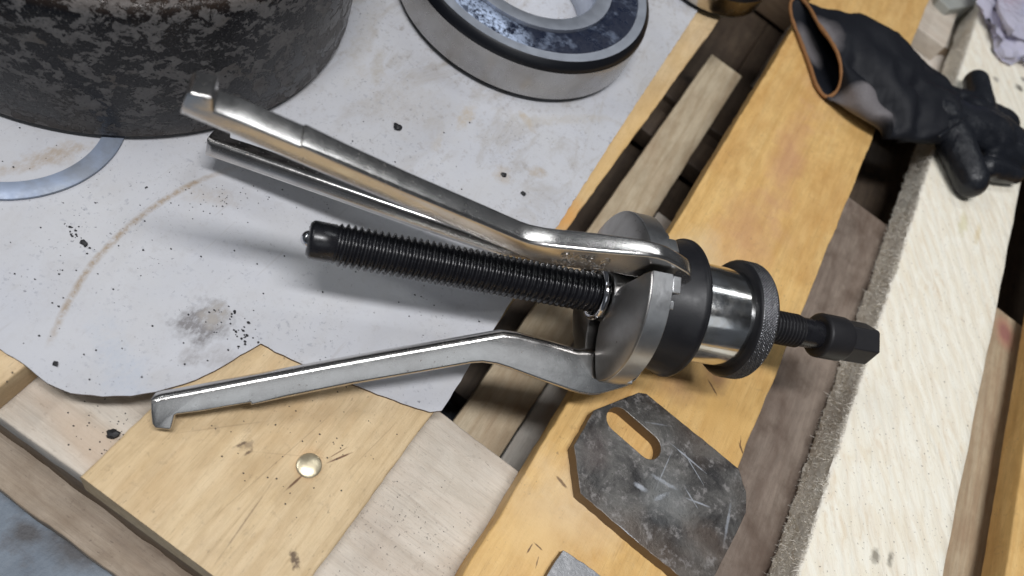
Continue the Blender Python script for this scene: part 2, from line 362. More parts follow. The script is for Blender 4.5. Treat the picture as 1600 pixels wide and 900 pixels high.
for k in range(26000):
    y = rng.uniform(-.08, .95); z = rng.uniform(-.034, .0) if k % 3 else (rng.uniform(-.006, .0006) if k % 2 else rng.uniform(-.034, -.024)); x = .2476 + mn.noise(Vector((y * 30, 1.3, 0))) * .0012
    if mn.noise(Vector((y * 60, 5, 0))) < -.25 and k % 2: continue
    L = rng.gamma(2., .0008) + .0010; wdt = rng.uniform(.00010, .00030)
    d = Vector((-rng.uniform(.25, 1), rng.normal(-.45, .35), rng.normal(.15, .35))).normalized()
    sd = d.cross(Vector((rng.normal(), rng.normal(), rng.normal()))).normalized() * wdt; p = Vector((x + .001, y, z)); mid = p + d * L * .55 + Vector((0, 0, -.0002)); q = p + d * L + Vector((rng.normal(0, .08) * L, rng.normal(0, .08) * L, rng.normal(0, .12) * L))
    b = len(V); up = sd.cross(d).normalized() * wdt * .6
    V += [p - sd, p + sd, p + up, mid - sd * .7, mid + sd * .7, mid + up * .7, q]
    Fc += [(b, b + 1, b + 4, b + 3), (b + 1, b + 2, b + 5, b + 4), (b + 2, b, b + 3, b + 5), (b + 3, b + 4, b + 6), (b + 4, b + 5, b + 6), (b + 5, b + 3, b + 6)]
tag(mk('torn_fibres', V, Fc, FM, timber, smooth=False), kind='stuff')

# ---------------------------------------------------------------- grey panel
m = M('grey_laminate_mat', .45); g_ = m.g
c = m.mix(m.ramp(m.noise(g_, 12, 5, .6), [(.35, 0.), (.65, 1.)]), (.51, .518, .555), (.55, .553, .575))
far = m.rng(m.noise(g_, 30, 5, .65), .45, .7)
c = m.mix(m.math('MULTIPLY', far, .3), c, (.50, .49, .48))
sepp = m.n.new('ShaderNodeSeparateXYZ'); m.L(g_, sepp.inputs[0]); farz = m.rng(sepp.outputs['Y'], .24, .40)
gr = m.math('MULTIPLY', m.ramp(m.noise(m.map(g_, (1, .4, 1), rot=(0, 0, .25)), 48, 6, .72, .6), [(.50, 0.), (.70, 1.)]), m.math('MULTIPLY_ADD', farz, .55, .12))
c = m.mix(gr, c, (.34, .30, .25))
gr = m.math('MULTIPLY', m.ramp(m.noise(m.map(g_, loc=(9, 2, 0)), 150, 5, .75), [(.56, 0.), (.70, 1.)]), m.math('MULTIPLY_ADD', farz, .5, .18)); c = m.mix(gr, c, (.30, .27, .25))
scr = m.ramp(m.noise(m.map(g_, (1, .06, 1), rot=(0, 0, .5)), 300, 3, .6), [(.66, 0.), (.72, 1.)]); c = m.mix(m.math('MULTIPLY', scr, .25), c, (.36, .34, .33))
spz = m.ramp(m.noise(g_, 21, 3, .6), [(.42, .1), (.62, 1.)])
fl = m.math('MULTIPLY', m.ramp(m.noise(g_, 330, 3, .6), [(.60, 0.), (.68, 1.)]), spz); c = m.mix(m.math('MULTIPLY', fl, .55), c, (.30, .31, .35))
fl = m.ramp(m.noise(m.map(g_, loc=(3, 4, 5)), 620, 2, .5), [(.69, 0.), (.72, 1.)]); c = m.mix(m.math('MULTIPLY', m.math('MULTIPLY', fl, spz), .8), c, (.10, .10, .12))
# arc-shaped rust trace (circle fitted through the trace)
pts = [P(*q)[:2] for q in ((70, 580), (85, 530), (110, 470), (150, 410), (220, 345), (280, 300), (340, 275))]
A_ = np.array([[2 * a, 2 * b, 1] for a, b in pts]); sol = np.linalg.lstsq(A_, np.array([a * a + b * b for a, b in pts]), rcond=None)[0]
ccx, ccy = sol[0], sol[1]; cr_ = math.sqrt(sol[2] + ccx ** 2 + ccy ** 2)
n_ = m.n.new('ShaderNodeVectorMath'); n_.operation = 'DISTANCE'
sep = m.n.new('ShaderNodeSeparateXYZ'); m.L(g_, sep.inputs[0]); cmb = m.n.new('ShaderNodeCombineXYZ'); m.L(sep.outputs[0], cmb.inputs[0]); m.L(sep.outputs[1], cmb.inputs[1])
m.L(cmb.outputs[0], n_.inputs[0]); n_.inputs[1].default_value = (ccx, ccy, 0)
dist = m.math('ABSOLUTE', m.math('SUBTRACT', n_.outputs['Value'], m.math('MULTIPLY_ADD', m.noise(g_, 25, 3), .004, cr_ - .002)))
band = m.math('MULTIPLY', m.rng(dist, .0026, .0006), m.ramp(m.noise(g_, 260, 5, .7), [(.36, .15), (.6, 1.)]))
pm = P(150, 410); band = m.math('MULTIPLY', band, m.blob(g_, pm.x - .004, pm.y + .005, .03, .105, -.02, .35, .2, 40))
c = m.mix(m.math('MULTIPLY', band, .85), c, (.33, .25, .17))
finem = m.ramp(m.noise(m.map(g_, (1, .5, 1), rot=(0, 0, -.5)), 380, 5, .75), [(.36, .25), (.58, 1.)])
for a, b, rx, ry, an, s, col in (
        (320, 505, .016, .017, 0, 1., (.22, .21, .215)), (335, 495, .009, .010, 0, .7, (.40, .37, .34)), (298, 560, .0075, .0065, 0, .85, (.36, .35, .36)), (345, 560, .012, .010, 0, .7, (.38, .37, .38)),
        (372, 512, .004, .010, .3, .0, (.1, .1, .1)), (70, 250, .007, .026, -.35, .6, (.38, .30, .22)), (95, 245, .010, .014, 0, .35, (.40, .33, .26)),
        (330, 310, .020, .008, .5, .35, (.40, .34, .28)), (728, 185, .006, .016, .1, .6, (.46, .38, .28)), (590, 110, .005, .022, .5, .5, (.40, .36, .30)), (820, 190, .012, .004, -.4, .6, (.46, .38, .28)),
        (783, 275, .009, .010, .1, .55, (.44, .37, .29)), (838, 272, .010, .006, .6, .6, (.42, .35, .27)), (683, 225, .004, .013, .3, .3, (.5, .44, .36)), (570, 60, .01, .05, .4, .35, (.42, .38, .32)),
        (640, 170, .05, .03, .3, .25, (.47, .43, .38)), (880, 190, .05, .006, .9, .4, (.46, .42, .36)), (1010, 130, .02, .05, .2, .3, (.48, .46, .44)), (200, 600, .05, .012, -.5, .3, (.40, .46, .56)), (1000, 205, .01, .02, .2, .2, (.5, .42, .3))):
    p = P(a, b); mk_ = m.math('MULTIPLY', m.math('MULTIPLY', m.blob(g_, p.x, p.y, rx, ry, an, .55, .8, 95), s * 1.15), finem)
    c = m.mix(mk_, c, col)
m.col(c); m.rough(m.rng(m.noise(g_, 40, 4), .3, .7, .36, .55)); m.bump(m.noise(g_, 420, 3, .6), .00012)
m.bump(m.noise(g_, 20, 2, .5), .0012, .5)
PM = m.m
m = M('panel_edge_mat', .8); m.col((.16, .12, .09)); EM = m.m
out = [(-140, 480), (0, 545), (45, 575), (75, 600), (110, 614), (160, 619), (205, 618), (243, 612), (290, 599), (335, 580), (375, 555), (407, 537), (430, 549), (480, 572), (530, 592), (590, 616), (640, 634), (672, 644), (690, 642), (703, 622), (735, 570), (768, 520), (800, 468), (838, 402), (881, 338), (940, 245), (1000, 153), (1066, 53), (1120, -28)]
poly = []
for k in range(len(out) - 1):
    a = P(*out[k], .0022); b = P(*out[k + 1], .0022); L = (b - a).length; nn = max(1, int(L / .004))
    for q in range(nn):
        p = a.lerp(b, q / nn); 
        if q or True: p = p + Vector((mn.noise(Vector((p.x * 300, p.y * 300, 0))), mn.noise(Vector((p.x * 300, p.y * 300, 7))), 0)) * .0006
        poly.append((p.x, p.y))
e = P(1120, -28, .0022); poly += [(e.x, e.y), (e.x, 1.2), (-.75, 1.2), (-.75, .16)]
V, Fc = prism(poly, .0004, .0022)
panel = tag(mk('laminate_sheet', V, Fc, PM, smooth=False), 'thin pale grey laminate sheet with a rusty arc mark, lying on the pallet', 'sheet')
panel.data.materials.append(EM)
for f in panel.data.polygons:
    if abs(f.normal.z) < .5: f.material_index = 1

# ================================================================ THE PULLER
hA, hB = .0605, .0555
PA = P(481, 373, hA); PB = P(1350, 537, hB); U = (PB - PA).normalized()
Vv = Vector((0, 0, 1)).cross(U).normalized(); Ww = U.cross(Vv)
puller = thing('bearing_puller', 'three-armed steel puller with a long black threaded spindle, lying across panel and pallet', 'puller')
puller.matrix_basis = Matrix.Translation(PA) @ Matrix((U, Vv, Ww)).transposed().to_4x4()
ROLL = -3.
def chrome(name, base=(.66, .645, .625), rough=.20, bump=.00002, c2=None):
    m = M(name, rough, 1.); v = m.o
    b = m.noise(v, 34, 5, .65)
    col = m.mix(m.ramp(b, [(.4, 0.), (.64, 1.)]), base, c2 or (.58, .56, .54))
    pit = m.ramp(m.noise(v, 480, 3, .6), [(.655, 0.), (.70, 1.)]); pz = m.ramp(m.noise(v, 30, 3), [(.45, 0.), (.6, 1.)])
    pit = m.math('MULTIPLY', pit, pz)
    m.col(m.mix(m.math('MULTIPLY', pit, .75), col, (.12, .09, .07)))
    m.rough(m.math('ADD', m.rng(m.noise(v, 140, 5, .7), .3, .7, rough - .04, rough + .06), m.math('MULTIPLY', pit, .3)))
    m.bump(m.noise(v, 1100, 3, .65), bump); m.bump(m.noise(v, 45, 2, .5), .0004, .5)
    return m.m
AM = chrome('satin_chrome_mat')
LM = chrome('dull_forged_steel_mat', (.40, .39, .38), .36, .00008, (.30, .285, .27))
SM = chrome('machined_steel_mat', (.62, .63, .64), .32, .00003, (.55,.55,.55))
SV = metal('polished_sleeve_mat', (.70, .71, .72), .16, .05, .00001, 600, (.62, .60, .56)).m
m = M('black_oxide_mat', .34, .0, .45); m.col(m.mix(m.noise(m.o, 60, 4), (.007, .007, .009), (.014, .014, .017))); m.rough(m.rng(m.noise(m.o, 120, 4), .3, .7, .36, .5)); m.bump(m.noise(m.o, 900, 3), .00003); BM = m.m
m = M('black_thread_mat', .28, .0, .5); m.col(m.mix(m.noise(m.o, 70, 4), (.006, .006, .008), (.014, .014, .017))); m.rough(m.rng(m.noise(m.o, 220, 4), .3, .7, .20, .36)); ThM = m.m
m = M('dark_socket_mat', .5, .0, .3); m.col(m.mix(m.noise(m.o, 90, 4), (.010, .010, .012), (.022, .021, .023))); m.bump(m.noise(m.o, 700, 3), .00006); HM = m.m
m = M('knurl_mat', .3, .85); m.col(m.mix(m.noise(m.o, 300, 4), (.05, .05, .055), (.20, .20, .21))); KN = m.m
BALL = metal('polished_ball_mat', (.75, .75, .78), .08, .02).m
def mm(pts): return [(a / 1000, b / 1000) for a, b in pts]

# arms -------------------------------------------------------------
AP = mm([(-59.5, 92), (-58.5, 98), (-57, 104), (-55.4, 106), (-48.6, 106.0), (-47.8, 105.2), (-47.4, 98.4), (-46.6, 97.8), (-36, 94.9), (-26, 91.6), (-13.4, 87.5), (-12.6, 88.6), (5, 82.3), (36, 71.2), (70, 60.2), (98, 50.9), (104, 49.6), (112, 49.6), (120, 50.8), (140, 54.8), (160, 58.4), (166, 59.2), (172, 59.4), (178, 58.4),
         (186, 55.2), (195, 50.8), (200, 46.6), (202.6, 42), (202.4, 38), (199, 35), (185, 33), (169, 32.4), (159, 33.8), (140, 31.6), (121, 29.9), (112, 30.4), (104, 33.2), (80, 41.3), (49, 51.8), (18, 62.6), (-13, 73.6), (-40, 83.3), (-56, 88.8), (-58.6, 90)])
IN0 = max(i for i, p in enumerate(AP) if p[0] > .2)
def arm(angle, swing=0., T=.0116):
    a = math.radians(angle); r = Vector((0, math.sin(a), math.cos(a))); t = Vector((0, math.cos(a), -math.sin(a))); n = len(AP)
    cs, sn_ = math.cos(math.radians(swing)), math.sin(math.radians(swing)); base = [Vector((s, q)) for s, q in AP]; nrm = []
    pts = [Vector((.168 + (p.x - .168) * cs - (p.y - .045) * sn_, .045 + (p.x - .168) * sn_ + (p.y - .045) * cs)) for p in base]
    area2 = sum(pts[i].x * pts[(i + 1) % n].y - pts[(i + 1) % n].x * pts[i].y for i in range(n))
    for i in range(n):
        e0 = (pts[i] - pts[i - 1]).normalized(); e1 = (pts[(i + 1) % n] - pts[i]).normalized(); t_ = (e0 + e1).normalized()
        q = Vector((-t_.y, t_.x)) if area2 > 0 else Vector((t_.y, -t_.x)); nrm.append(q / max(.7, t_.dot(e1)))
    layers = []; K = 5
    for sgn in (-1, 1):
        for k in (range(K + 1) if sgn < 0 else range(K, -1, -1)):
            ph = (PI / 2) * k / K; ring = []
            for i, p in enumerate(pts):
                R = (.0036 if base[i].x < .192 and i > IN0 else .0016 if base[i].x > .192 else .0009 if base[i].x < -.0125 else .0018)
                th = T / 2 * (1 if p.x < .150 else 1 - .22 * min(1, (p.x - .150) / .02))
                ins = R * (1 - math.sin(ph)); w_ = th - R + R * math.cos(ph); pp_ = p + nrm[i] * ins
                ring.append(Vector((pp_.x, 0, 0)) + r * pp_.y + t * sgn * w_)
            layers.append(ring)
    V, Fc = tube(layers)
    o = mk('arm', V, Fc, AM, puller, smooth=True, local=True, ang=34)
    return o, r, t
arm(-120 + ROLL)
ua, ur, ut = arm(ROLL)
arm(120 + ROLL, 3.3)
# relief lettering on the flank of the upper arm
def relief(body, s0, q0, size, slant):
    cu = bpy.data.curves.new('txt', 'FONT'); cu.body = body; cu.size = size; cu.extrude = .00028; cu.shear = .2; cu.space_character = 1.15
    to = bpy.data.objects.new('txt', cu); C.objects.link(to); bpy.context.view_layer.update()
    me = bpy.data.meshes.new_from_object(to.evaluated_get(bpy.context.evaluated_depsgraph_get())); bpy.data.objects.remove(to)
    V = []
    for v in me.vertices:
        x, y, z = v.co; V.append(Vector((s0 + x, 0, 0)) + ur * (q0 + y + x * slant) - ut * (.0061 + z))
    Fc = [tuple(p.vertices) for p in me.polygons]
    o = mk('embossed_lettering', V, Fc, AM, ua, smooth=False, local=True)
    return o
relief('GLMC  D', .1225, .0425, .0062, .055); relief('NBU     0-0', .1215, .0355, .0052, .055)

# spindle ----------------------------------------------------------
def thread(s0, s1, ro, ri, pitch, seg=56, per=9):
    n = int((s1 - s0) / pitch * per); rings = []
    for i in range(n + 1):
        s = s0 + (s1 - s0) * i / n; ring = []
        for j in range(seg):
            th = 2 * PI * j / seg; ph = ((s / pitch + j / seg) % 1.); tri = abs(ph - .5) * 2; f = min(1, max(0, (tri - .22) / .52))
            r = ri + (ro - ri) * (1 - f) ; fade = min(1, (s - s0) / pitch * .7 + .25, (s1 - s) / pitch + .25); r = ri + (r - ri) * fade
            ring.append((s, r * math.cos(th), r * math.sin(th)))
        rings.append(ring)
    return tube(rings)
parts = [lathe([(.0000, .0066), (.0002, .0084), (.0016, .0099), (.0025, .0102), (.0135, .0102), (.0142, .0096)], 72), thread(.0135, .2, .0117, .0097, .00355),
         lathe([(.255, .009), (.256, .0096), (.31, .0096), (.318, .0094), (.331, .0094)], 72)]
V, Fc = joinm(parts); spindle = mk('spindle', V, Fc, ThM, puller, local=True, ang=60)
V, Fc = thread(.268, .3085, .0108, .0093, .0026); mk('rear_thread', V, Fc, HM, spindle, local=True, ang=60)
V, Fc = lathe([(.0045 * -math.cos(a) + .0008, max(1e-4, .0045 * math.sin(a))) for a in np.linspace(0, PI * .62, 14)], 40); mk('ball_tip', V, Fc, BALL, spindle, local=True)
# hex drive head with collar
col = lathe([(.3225, .0098), (.3225, .0132), (.3238, .0146), (.3400, .0146), (.3425, .0140), (.3435, .0118)], 72)
hx = []
for s, k in ((.3400, 1.), (.3620, 1.), (.3640, .90)):
    hx.append([(s, .0140 * k * math.cos(PI / 3 * j + .32), .0140 * k * math.sin(PI / 3 * j + .32)) for j in range(6)])
V, Fc = joinm([col, tube(hx)]); bev(mk('hex_head', V, Fc, HM, puller, local=True, ang=30), .0007, 2)
# hub, retaining ring, three lobes
V, Fc = lathe([(.1695, .0119), (.1695, .0150), (.171, .0160), (.205, .0160), (.205, .0119)], 72, True); mk('hub', V, Fc, LM, puller, local=True)
V, Fc = lathe([(.1655 + .0022 * math.cos(a), .0146 + .0017 * math.sin(a)) for a in np.linspace(0, 2 * PI, 13)[:-1]], 72, True); mk('retaining_ring', V, Fc, BALL, puller, local=True)
def lobe(mid):
    prof = [(.0168, .0150), (.1675, .020), (.1676, .026), (.1682, .032), (.1694, .038), (.1708, .044), (.1724, .0488), (.1734, .0502), (.1860, .0502), (.1868, .0494), (.1868, .030), (.1868, .0150)]
    prof[0] = (.1684, .0150)
    nA = 30; rings = []
    for i in range(nA + 1):
        ring = []
        for s, r in prof:
            lim = math.radians(60) - math.asin(.0073 / r); a = math.radians(mid) - lim + 2 * lim * i / nA
            ring.append((s, r * math.sin(a), r * math.cos(a)))
        rings.append(ring)
    V, Fc = tube(rings); o = mk('yoke_lobe', V, Fc, LM, puller, local=True, ang=25); bev(o, .0006, 2, 25)
    # machined rim band and clamp lugs
    rr = []
    for i in range(nA + 1):
        lim = math.radians(60) - math.asin(.0073 / .0502); a = math.radians(mid) - lim + 2 * lim * i / nA; ring = []
        for s, r in ((.1738, .0503), (.1740, .0506), (.1858, .0506), (.1860, .0503)): ring.append((s, r * math.sin(a), r * math.cos(a)))
        rr.append(ring)
    V, Fc = tube(rr); mk('rim_band', V, Fc, SM, o, local=True, ang=25)
    for sd in (-1, 1):
        lim = math.radians(60) - math.asin(.0075 / .0502)
        for d0, d1, s0, s1, r1 in ((0, .19, .1862, .1915, .0500), (.27, .37, .1862, .1898, .0480)):
            rr = []
            for k in range(5):
                a = math.radians(mid) + sd * (lim - d0 - (d1 - d0) * k / 4); rr.append([(s, r * math.sin(a), r * math.cos(a)) for s, r in ((s0, .030), (s1, .030), (s1, r1), (s0, r1))])
            V, Fc = tube(rr); bev(mk('lug', V, Fc, SM, o, local=True, ang=25), .0005, 2)
    return o
for k in (-60, 60, 180): lobe(k + ROLL)
# flange, sleeve, knurled ring
V, Fc = lathe([(.187, .012), (.187, .0355), (.2020, .0380), (.2125, .0404), (.2138, .0409), (.2147, .0421), (.2160, .0421), (.2167, .0415), (.2170, .030), (.2170, .012)], 128, True); mk('flange', V, Fc, BM, puller, local=True, ang=50)
V, Fc = lathe([(.2165, .0298), (.2180, .0304), (.2560, .0304), (.2560, .0120), (.2165, .0120)], 128, True); mk('sleeve', V, Fc, SV, puller, local=True)
rings = []; seg = 640
prof = [(.2535, .0302), (.2535, .0345), (.2545, .0358), (.2552, .0362)] + [(.2552 + .0100 * k / 26, .0364) for k in range(1, 26)] + [(.2654, .0362), (.2662, .0355), (.2664, .030), (.2664, .0098)]
for i, (s, r) in enumerate(prof):
    ring = []
    for j in range(seg):
        th = 2 * PI * j / seg; rr = r
        if 3 < i < 29:
            q = th * .0364; a = abs(((q + (s - .25)) / .0017) % 1 - .5) * 2; b = abs(((q - (s - .25)) / .0017) % 1 - .5) * 2
            rr += .00075 * (min(a, b) * 1.6 - .6)
        ring.append((s, rr * math.cos(th), rr * math.sin(th)))
    rings.append(ring)
V, Fc = tube(rings); kr = mk('knurled_ring', V, Fc, BM, puller, local=True, ang=70); kr.data.materials.append(KN)
for f in kr.data.polygons:
    if .2553 < f.center.x < .2652 and f.center.yz.length > .033: f.material_index = 1

# ================================================================ black iron cylinder
m = M('pitted_black_iron_mat', .5, .1, .3)
v = m.map(m.g, (1, 1, 1.25))
p1 = m.noise(v, 92, 8, .66, .35); p2 = m.noise(m.map(v, loc=(5, 5, 5)), 320, 5, .7)
mask = m.ramp(m.math('ADD', m.math('MULTIPLY', p1, .8), m.math('MULTIPLY', p2, .2)), [(.505, 0.), (.522, 1.)])
sp = m.n.new('ShaderNodeSeparateXYZ'); m.L(m.g, sp.inputs[0])
lowm = m.rng(m.math('MULTIPLY_ADD', m.noise(m.g, 40, 4), .016, sp.outputs['Z']), .026, .012)
gry = m.mix(m.noise(m.g, 160, 5, .7), (.050, .049, .051), (.185, .178, .175))
gry = m.mix(m.ramp(m.noise(m.g, 22, 4, .6), [(.55, 0.), (.72, 1.)]), gry, (.075, .06, .045))
c = m.mix(mask, (.008, .008, .010), gry)
c = m.mix(m.math('MULTIPLY', lowm, .92), c, m.mix(m.noise(m.g, 70, 5, .7), (.012, .009, .008), (.07, .045, .028)))
c = m.mix(m.math('MULTIPLY', m.rng(sp.outputs['Z'], .099, .106), .4), c, (.07, .04, .02))
c = m.mix(m.ramp(m.noise(m.g, 700, 3, .7), [(.58, 0.), (.70, .5)]), c, (.19, .185, .18)); c = m.mix(m.ramp(m.noise(m.map(m.g, loc=(2, 7, 1)), 500, 3, .7), [(.56, 0.), (.66, .7)]), c, (.012, .012, .013))
m.col(c); m.rough(m.rng(mask, 0, 1, .26, .60)); m.bump(m.math('MULTIPLY', mask, 1.), .0006, .8); m.bump(m.noise(m.g, 400, 4, .7), .0004, .7)
IM = m.m
cyl = thing('iron_cylinder', 'big round black iron cylinder with flaking grey patches, behind the raised puller arm', 'cylinder', (-.3413, .3081, .0044))
z0 = .0044
V, Fc = zlathe([(z0, .120), (z0, .1475), (z0 + .0015, .1505), (z0 + .004, .1515), (z0 + .093, .1515), (z0 + .099, .1495), (z0 + .1015, .1455), (z0 + .1015, .1180), (z0 + .083, .1150), (z0 + .05, .115), (z0 + .01, .115)], -.3413, .3081, 200)
mk('cylinder_wall', V, Fc, IM, cyl, ang=60)
V, Fc = zlathe([(z0 + .012, .0001), (z0 + .012, .1149), (z0 + .070, .1149), (z0 + .072, .11), (z0 + .072, .0001)], -.3413, .3081, 96, False); mk('cylinder_core', V, Fc, IM, cyl, ang=60)

# thin ring on the panel
m = metal('blued_shim_mat', (.27, .32, .42), .5, .1, .00006, 500, (.22, .245, .29), 50, .35, obj=False)
V, Fc = zlathe([(.0024, .0500), (.0024, .0608), (.0026, .0610), (.0040, .0610), (.0042, .0608), (.0042, .0500)], -.2894, .1735, 160)
tag(mk('shim_ring', V, Fc, m.m, ang=50), 'thin flat bluish steel ring lying on the panel, half under the iron cylinder', 'ring')

# ================================================================ bearings
RING = metal('ground_bearing_steel_mat', (.44, .43, .42), .27, .06, .00002, 500, (.36, .35, .34), 25, 1., obj=False).m
RTOP = metal('bearing_face_mat', (.62, .66, .74), .42, .08, .00004, 500, (.56, .60, .68), 30, .8, obj=False).m
CHF = M('chamfer_reflection_mat', .34, .0, .4); CHF.col((.006, .007, .010)); CHF = CHF.m  # dark reflection in the steel chamfer painted as near-black colour
m = M('greasy_seal_mat', .32, 0., .6)
fr = m.math('MULTIPLY', m.ramp(m.noise(m.g, 95, 5, .7), [(.40, 0.), (.52, 1.)]), m.ramp(m.noise(m.g, 420, 3, .6), [(.36, 0.2), (.5, 1.)]))
pl = P(800, 60, .043); zone = m.blob(m.g, pl.x - .022, pl.y - .030, .060, .060, .4, .45, .35, 40)
sm = m.math('MULTIPLY', m.ramp(m.noise(m.g, 60, 5, .65), [(.54, 0.), (.78, 1.)]), .40)
f = m.math('MAXIMUM', m.math('MULTIPLY', fr, zone), sm)
m.col(m.mix(f, (.010, .015, .034), (.50, .60, .80))); m.rough(m.rng(fr, 0, 1, .25, .6)); m.bump(m.noise(m.g, 420, 5, .75), .0006, .9); SEAL = m.m
def bearing(cx, cy, z, R, h, t, rb, label, tint=None):
    root = thing('ball_bearing', label, 'bearing', (cx, cy, z))
    ch = .0068; r1 = R - .0052
    V, Fc = zlathe([(z + ch * .8, R), (z + h - ch * 1.1, R), (z + h - ch * 1.1, R - .006), (z + ch * .8, R - .006)], cx, cy, 180); mk('outer_ring', V, Fc, tint or RING, root, ang=60)
    V, Fc = joinm([zlathe([(z + h - ch * 1.08, R - .0003), (z + h - ch * .5, R - .0010), (z + h - .0002, r1 + .0002), (z + h - .0012, r1 - .002), (z + h - ch, r1 - .002)], cx, cy, 180),
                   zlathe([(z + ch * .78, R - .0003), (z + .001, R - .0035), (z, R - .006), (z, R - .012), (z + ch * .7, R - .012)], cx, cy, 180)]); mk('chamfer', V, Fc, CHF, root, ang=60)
    V, Fc = zlathe([(z + h, r1), (z + h, t[0]), (z + h - .004, t[0] - .0003), (z + h - .004, r1 - .0001)], cx, cy, 180); mk('outer_face', V, Fc, RTOP, root, ang=40)
    V, Fc = zlathe([(z + h - .0012, t[0] - .0002), (z + h - .0008, (t[0] + t[1]) / 2), (z + h - .0016, t[1] + .0018), (z + h - .003, t[1] + .0002), (z + .003, t[1] + .0002), (z + .003, t[0] - .0002)], cx, cy, 180); mk('seal', V, Fc, SEAL, root, ang=40)
    V, Fc = zlathe([(z + h, t[1]), (z + h, rb + .0012), (z + h - .0012, rb), (z + .0012, rb), (z, rb + .0012), (z, t[1])], cx, cy, 160); mk('inner_ring', V, Fc, RTOP, root, ang=60)
    return root
bearing(-.1345, .5095, .0023, .1015, .0408, (.0890, .0660), .0540, 'large sealed ball bearing, its black seal smeared with pale grease, on the grey panel')
b2c = P(1100, -40, .0022)
bearing(b2c.x, b2c.y, .0023, .0600, .030, (.052, .038), .030, 'smaller bearing at the top edge, between the larger bearing and the glove', metal('warm_bearing_steel_mat', (.66, .61, .54), .24, .06, .00002, 500, (.34, .31, .27), 25, 1., obj=False).m)

# ================================================================ slotted plate and offcut
def scale_mat(name, seed, light=0.):
    m = M(name, .5, .55); v = m.map(m.g, loc=(seed, seed, 0))
    a = m.noise(v, 38, 7, .7, .6); b = m.noise(v, 150, 6, .72); cc = m.noise(v, 14, 3, .5)
    c = m.mix(m.ramp(a, [(.36, 0.), (.64, 1.)]), (.040, .038, .038), (.18, .172, .16))
    c = m.mix(m.math('MULTIPLY', m.ramp(cc, [(.48, 0.), (.64, 1.)]), .5), c, (.14, .095, .065))
    c = m.mix(m.math('MULTIPLY', m.ramp(b, [(.54, 0.), (.66, 1.)]), .6), c, (.36, .34, .33))
    if seed == 1:
        for (q, w_), (e_, f_), wd, s in (((985, 665), (1030, 700), .0030, .35), ((1040, 690), (1105, 745), .0006, .9), ((1062, 702), (1100, 765), .0004, .8), ((1010, 740), (1060, 770), .0016, .8), ((985, 755), (1010, 770), .0020, .8), ((1015, 785), (1045, 770), .0018, .8),
                                ((1070, 780), (1110, 795), .0008, .9), ((1065, 760), (1090, 800), .0005, .8), ((955, 815), (1000, 855), .0010, .9), ((1000, 855), (1030, 880), .0007, .8), ((1050, 700), (1020, 770), .0005, .6), ((1140, 780), (1128, 850), .0012, .6), ((1000, 660), (1046, 668), .0006, .5)):
            p = P(q, w_, .008); r = P(e_, f_, .008); c = m.mix(m.math('MULTIPLY', m.seg(m.g, p, r, wd, .6, .7, 260), s), c, (.42, .44, .48))
        for (q, w_), rx, ry, s, col in (((1040, 780), .022, .020, .45, (.24, .25, .25)), ((930, 700), .014, .018, .4, (.13, .10, .09)), ((1100, 840), .02, .015, .4, (.16, .11, .08))):
            p = P(q, w_, .008); c = m.mix(m.math('MULTIPLY', m.blob(m.g, p.x, p.y, rx, ry, .3, .7, .7, 60), s), c, col)
    if light: c = m.mix(light, c, (.46, .47, .49))
    m.col(c); m.rough(m.rng(b, .3, .7, .24, .55)); m.bump(m.math('ADD', a, m.math('MULTIPLY', b, .6)), .0007, .8); m.bump(m.noise(v, 700, 3, .6), .0001)
    return m.m
TH = .0102
top = [(897, 696), (928, 641), (998, 613), (1010, 615), (1154, 732), (1166, 768), (1166, 802), (1118, 898), (1104, 916), (1076, 912), (1000, 850), (907, 771)]
pp = [P(a, b, TH) for a, b in top]
m4 = M('cut_edge_mat', .6, .3); m4.col(m4.mix(m4.noise(m4.g, 90, 5, .6), (.13, .085, .05), (.22, .16, .10)))
m4.bump(m4.noise(m4.map(m4.g, (1, 1, .15)), 900, 2, .5), .0002)
plate = thing('slotted_plate', 'dark scratched steel plate with clipped corners and one long slot, on the yellow board', 'plate', (.14, .22, 0))
SC = scale_mat('mill_scale_mat', 1)
bmx = bmesh.new()
def jit(p, k): return Vector((p.x + mn.noise(Vector((p.x * 250, p.y * 250, k))) * .0005, p.y + mn.noise(Vector((p.x * 250, p.y * 250, k + 5))) * .0005, 0))
outer = []
for i in range(len(pp)):
    a, b = pp[i], pp[(i + 1) % len(pp)]; nn = max(1, int((b - a).length / .004))
    outer += [jit(a.lerp(b, q / nn), 1) for q in range(nn)]
s0, s1 = P(967, 656, TH), P(1014, 697, TH); sd = (s1 - s0); sl = sd.length; sd.normalize(); sn = Vector((-sd.y, sd.x, 0)); rs = .0082
slot = []
for k in range(13): a = -PI / 2 + PI * k / 12; slot.append(s1 + sd * rs * math.cos(a) + sn * rs * math.sin(a))
for k in range(13): a = PI / 2 + PI * k / 12; slot.append(s0 + sd * rs * math.cos(a) + sn * rs * math.sin(a))
def plate_mesh(outer, hole, z0, z1, name, mat, emat, parent, bw=.0006):
    bm = bmesh.new(); es = []
    for loop in ([outer, hole] if hole else [outer]):
        vs = [bm.verts.new((p.x, p.y, z1)) for p in loop]
        for i in range(len(vs)): es.append(bm.edges.new((vs[i], vs[(i + 1) % len(vs)])))
    bmesh.ops.triangle_fill(bm, use_beauty=True, edges=es)
    r = bmesh.ops.extrude_face_region(bm, geom=bm.faces[:]); vv = [g for g in r['geom'] if isinstance(g, bmesh.types.BMVert)]
    for q in vv: q.co.z = z0
    V = [tuple(v.co) for v in bm.verts]; bm.verts.index_update(); Fc = [tuple(v.index for v in f.verts) for f in bm.faces]; bm.free()
    o = mk(name, V, Fc, mat, parent, smooth=False); o.data.materials.append(emat)
    for f in o.data.polygons:
        if abs(f.normal.z) < .5: f.material_index = 1
    bev(o, bw, 2, 50); return o
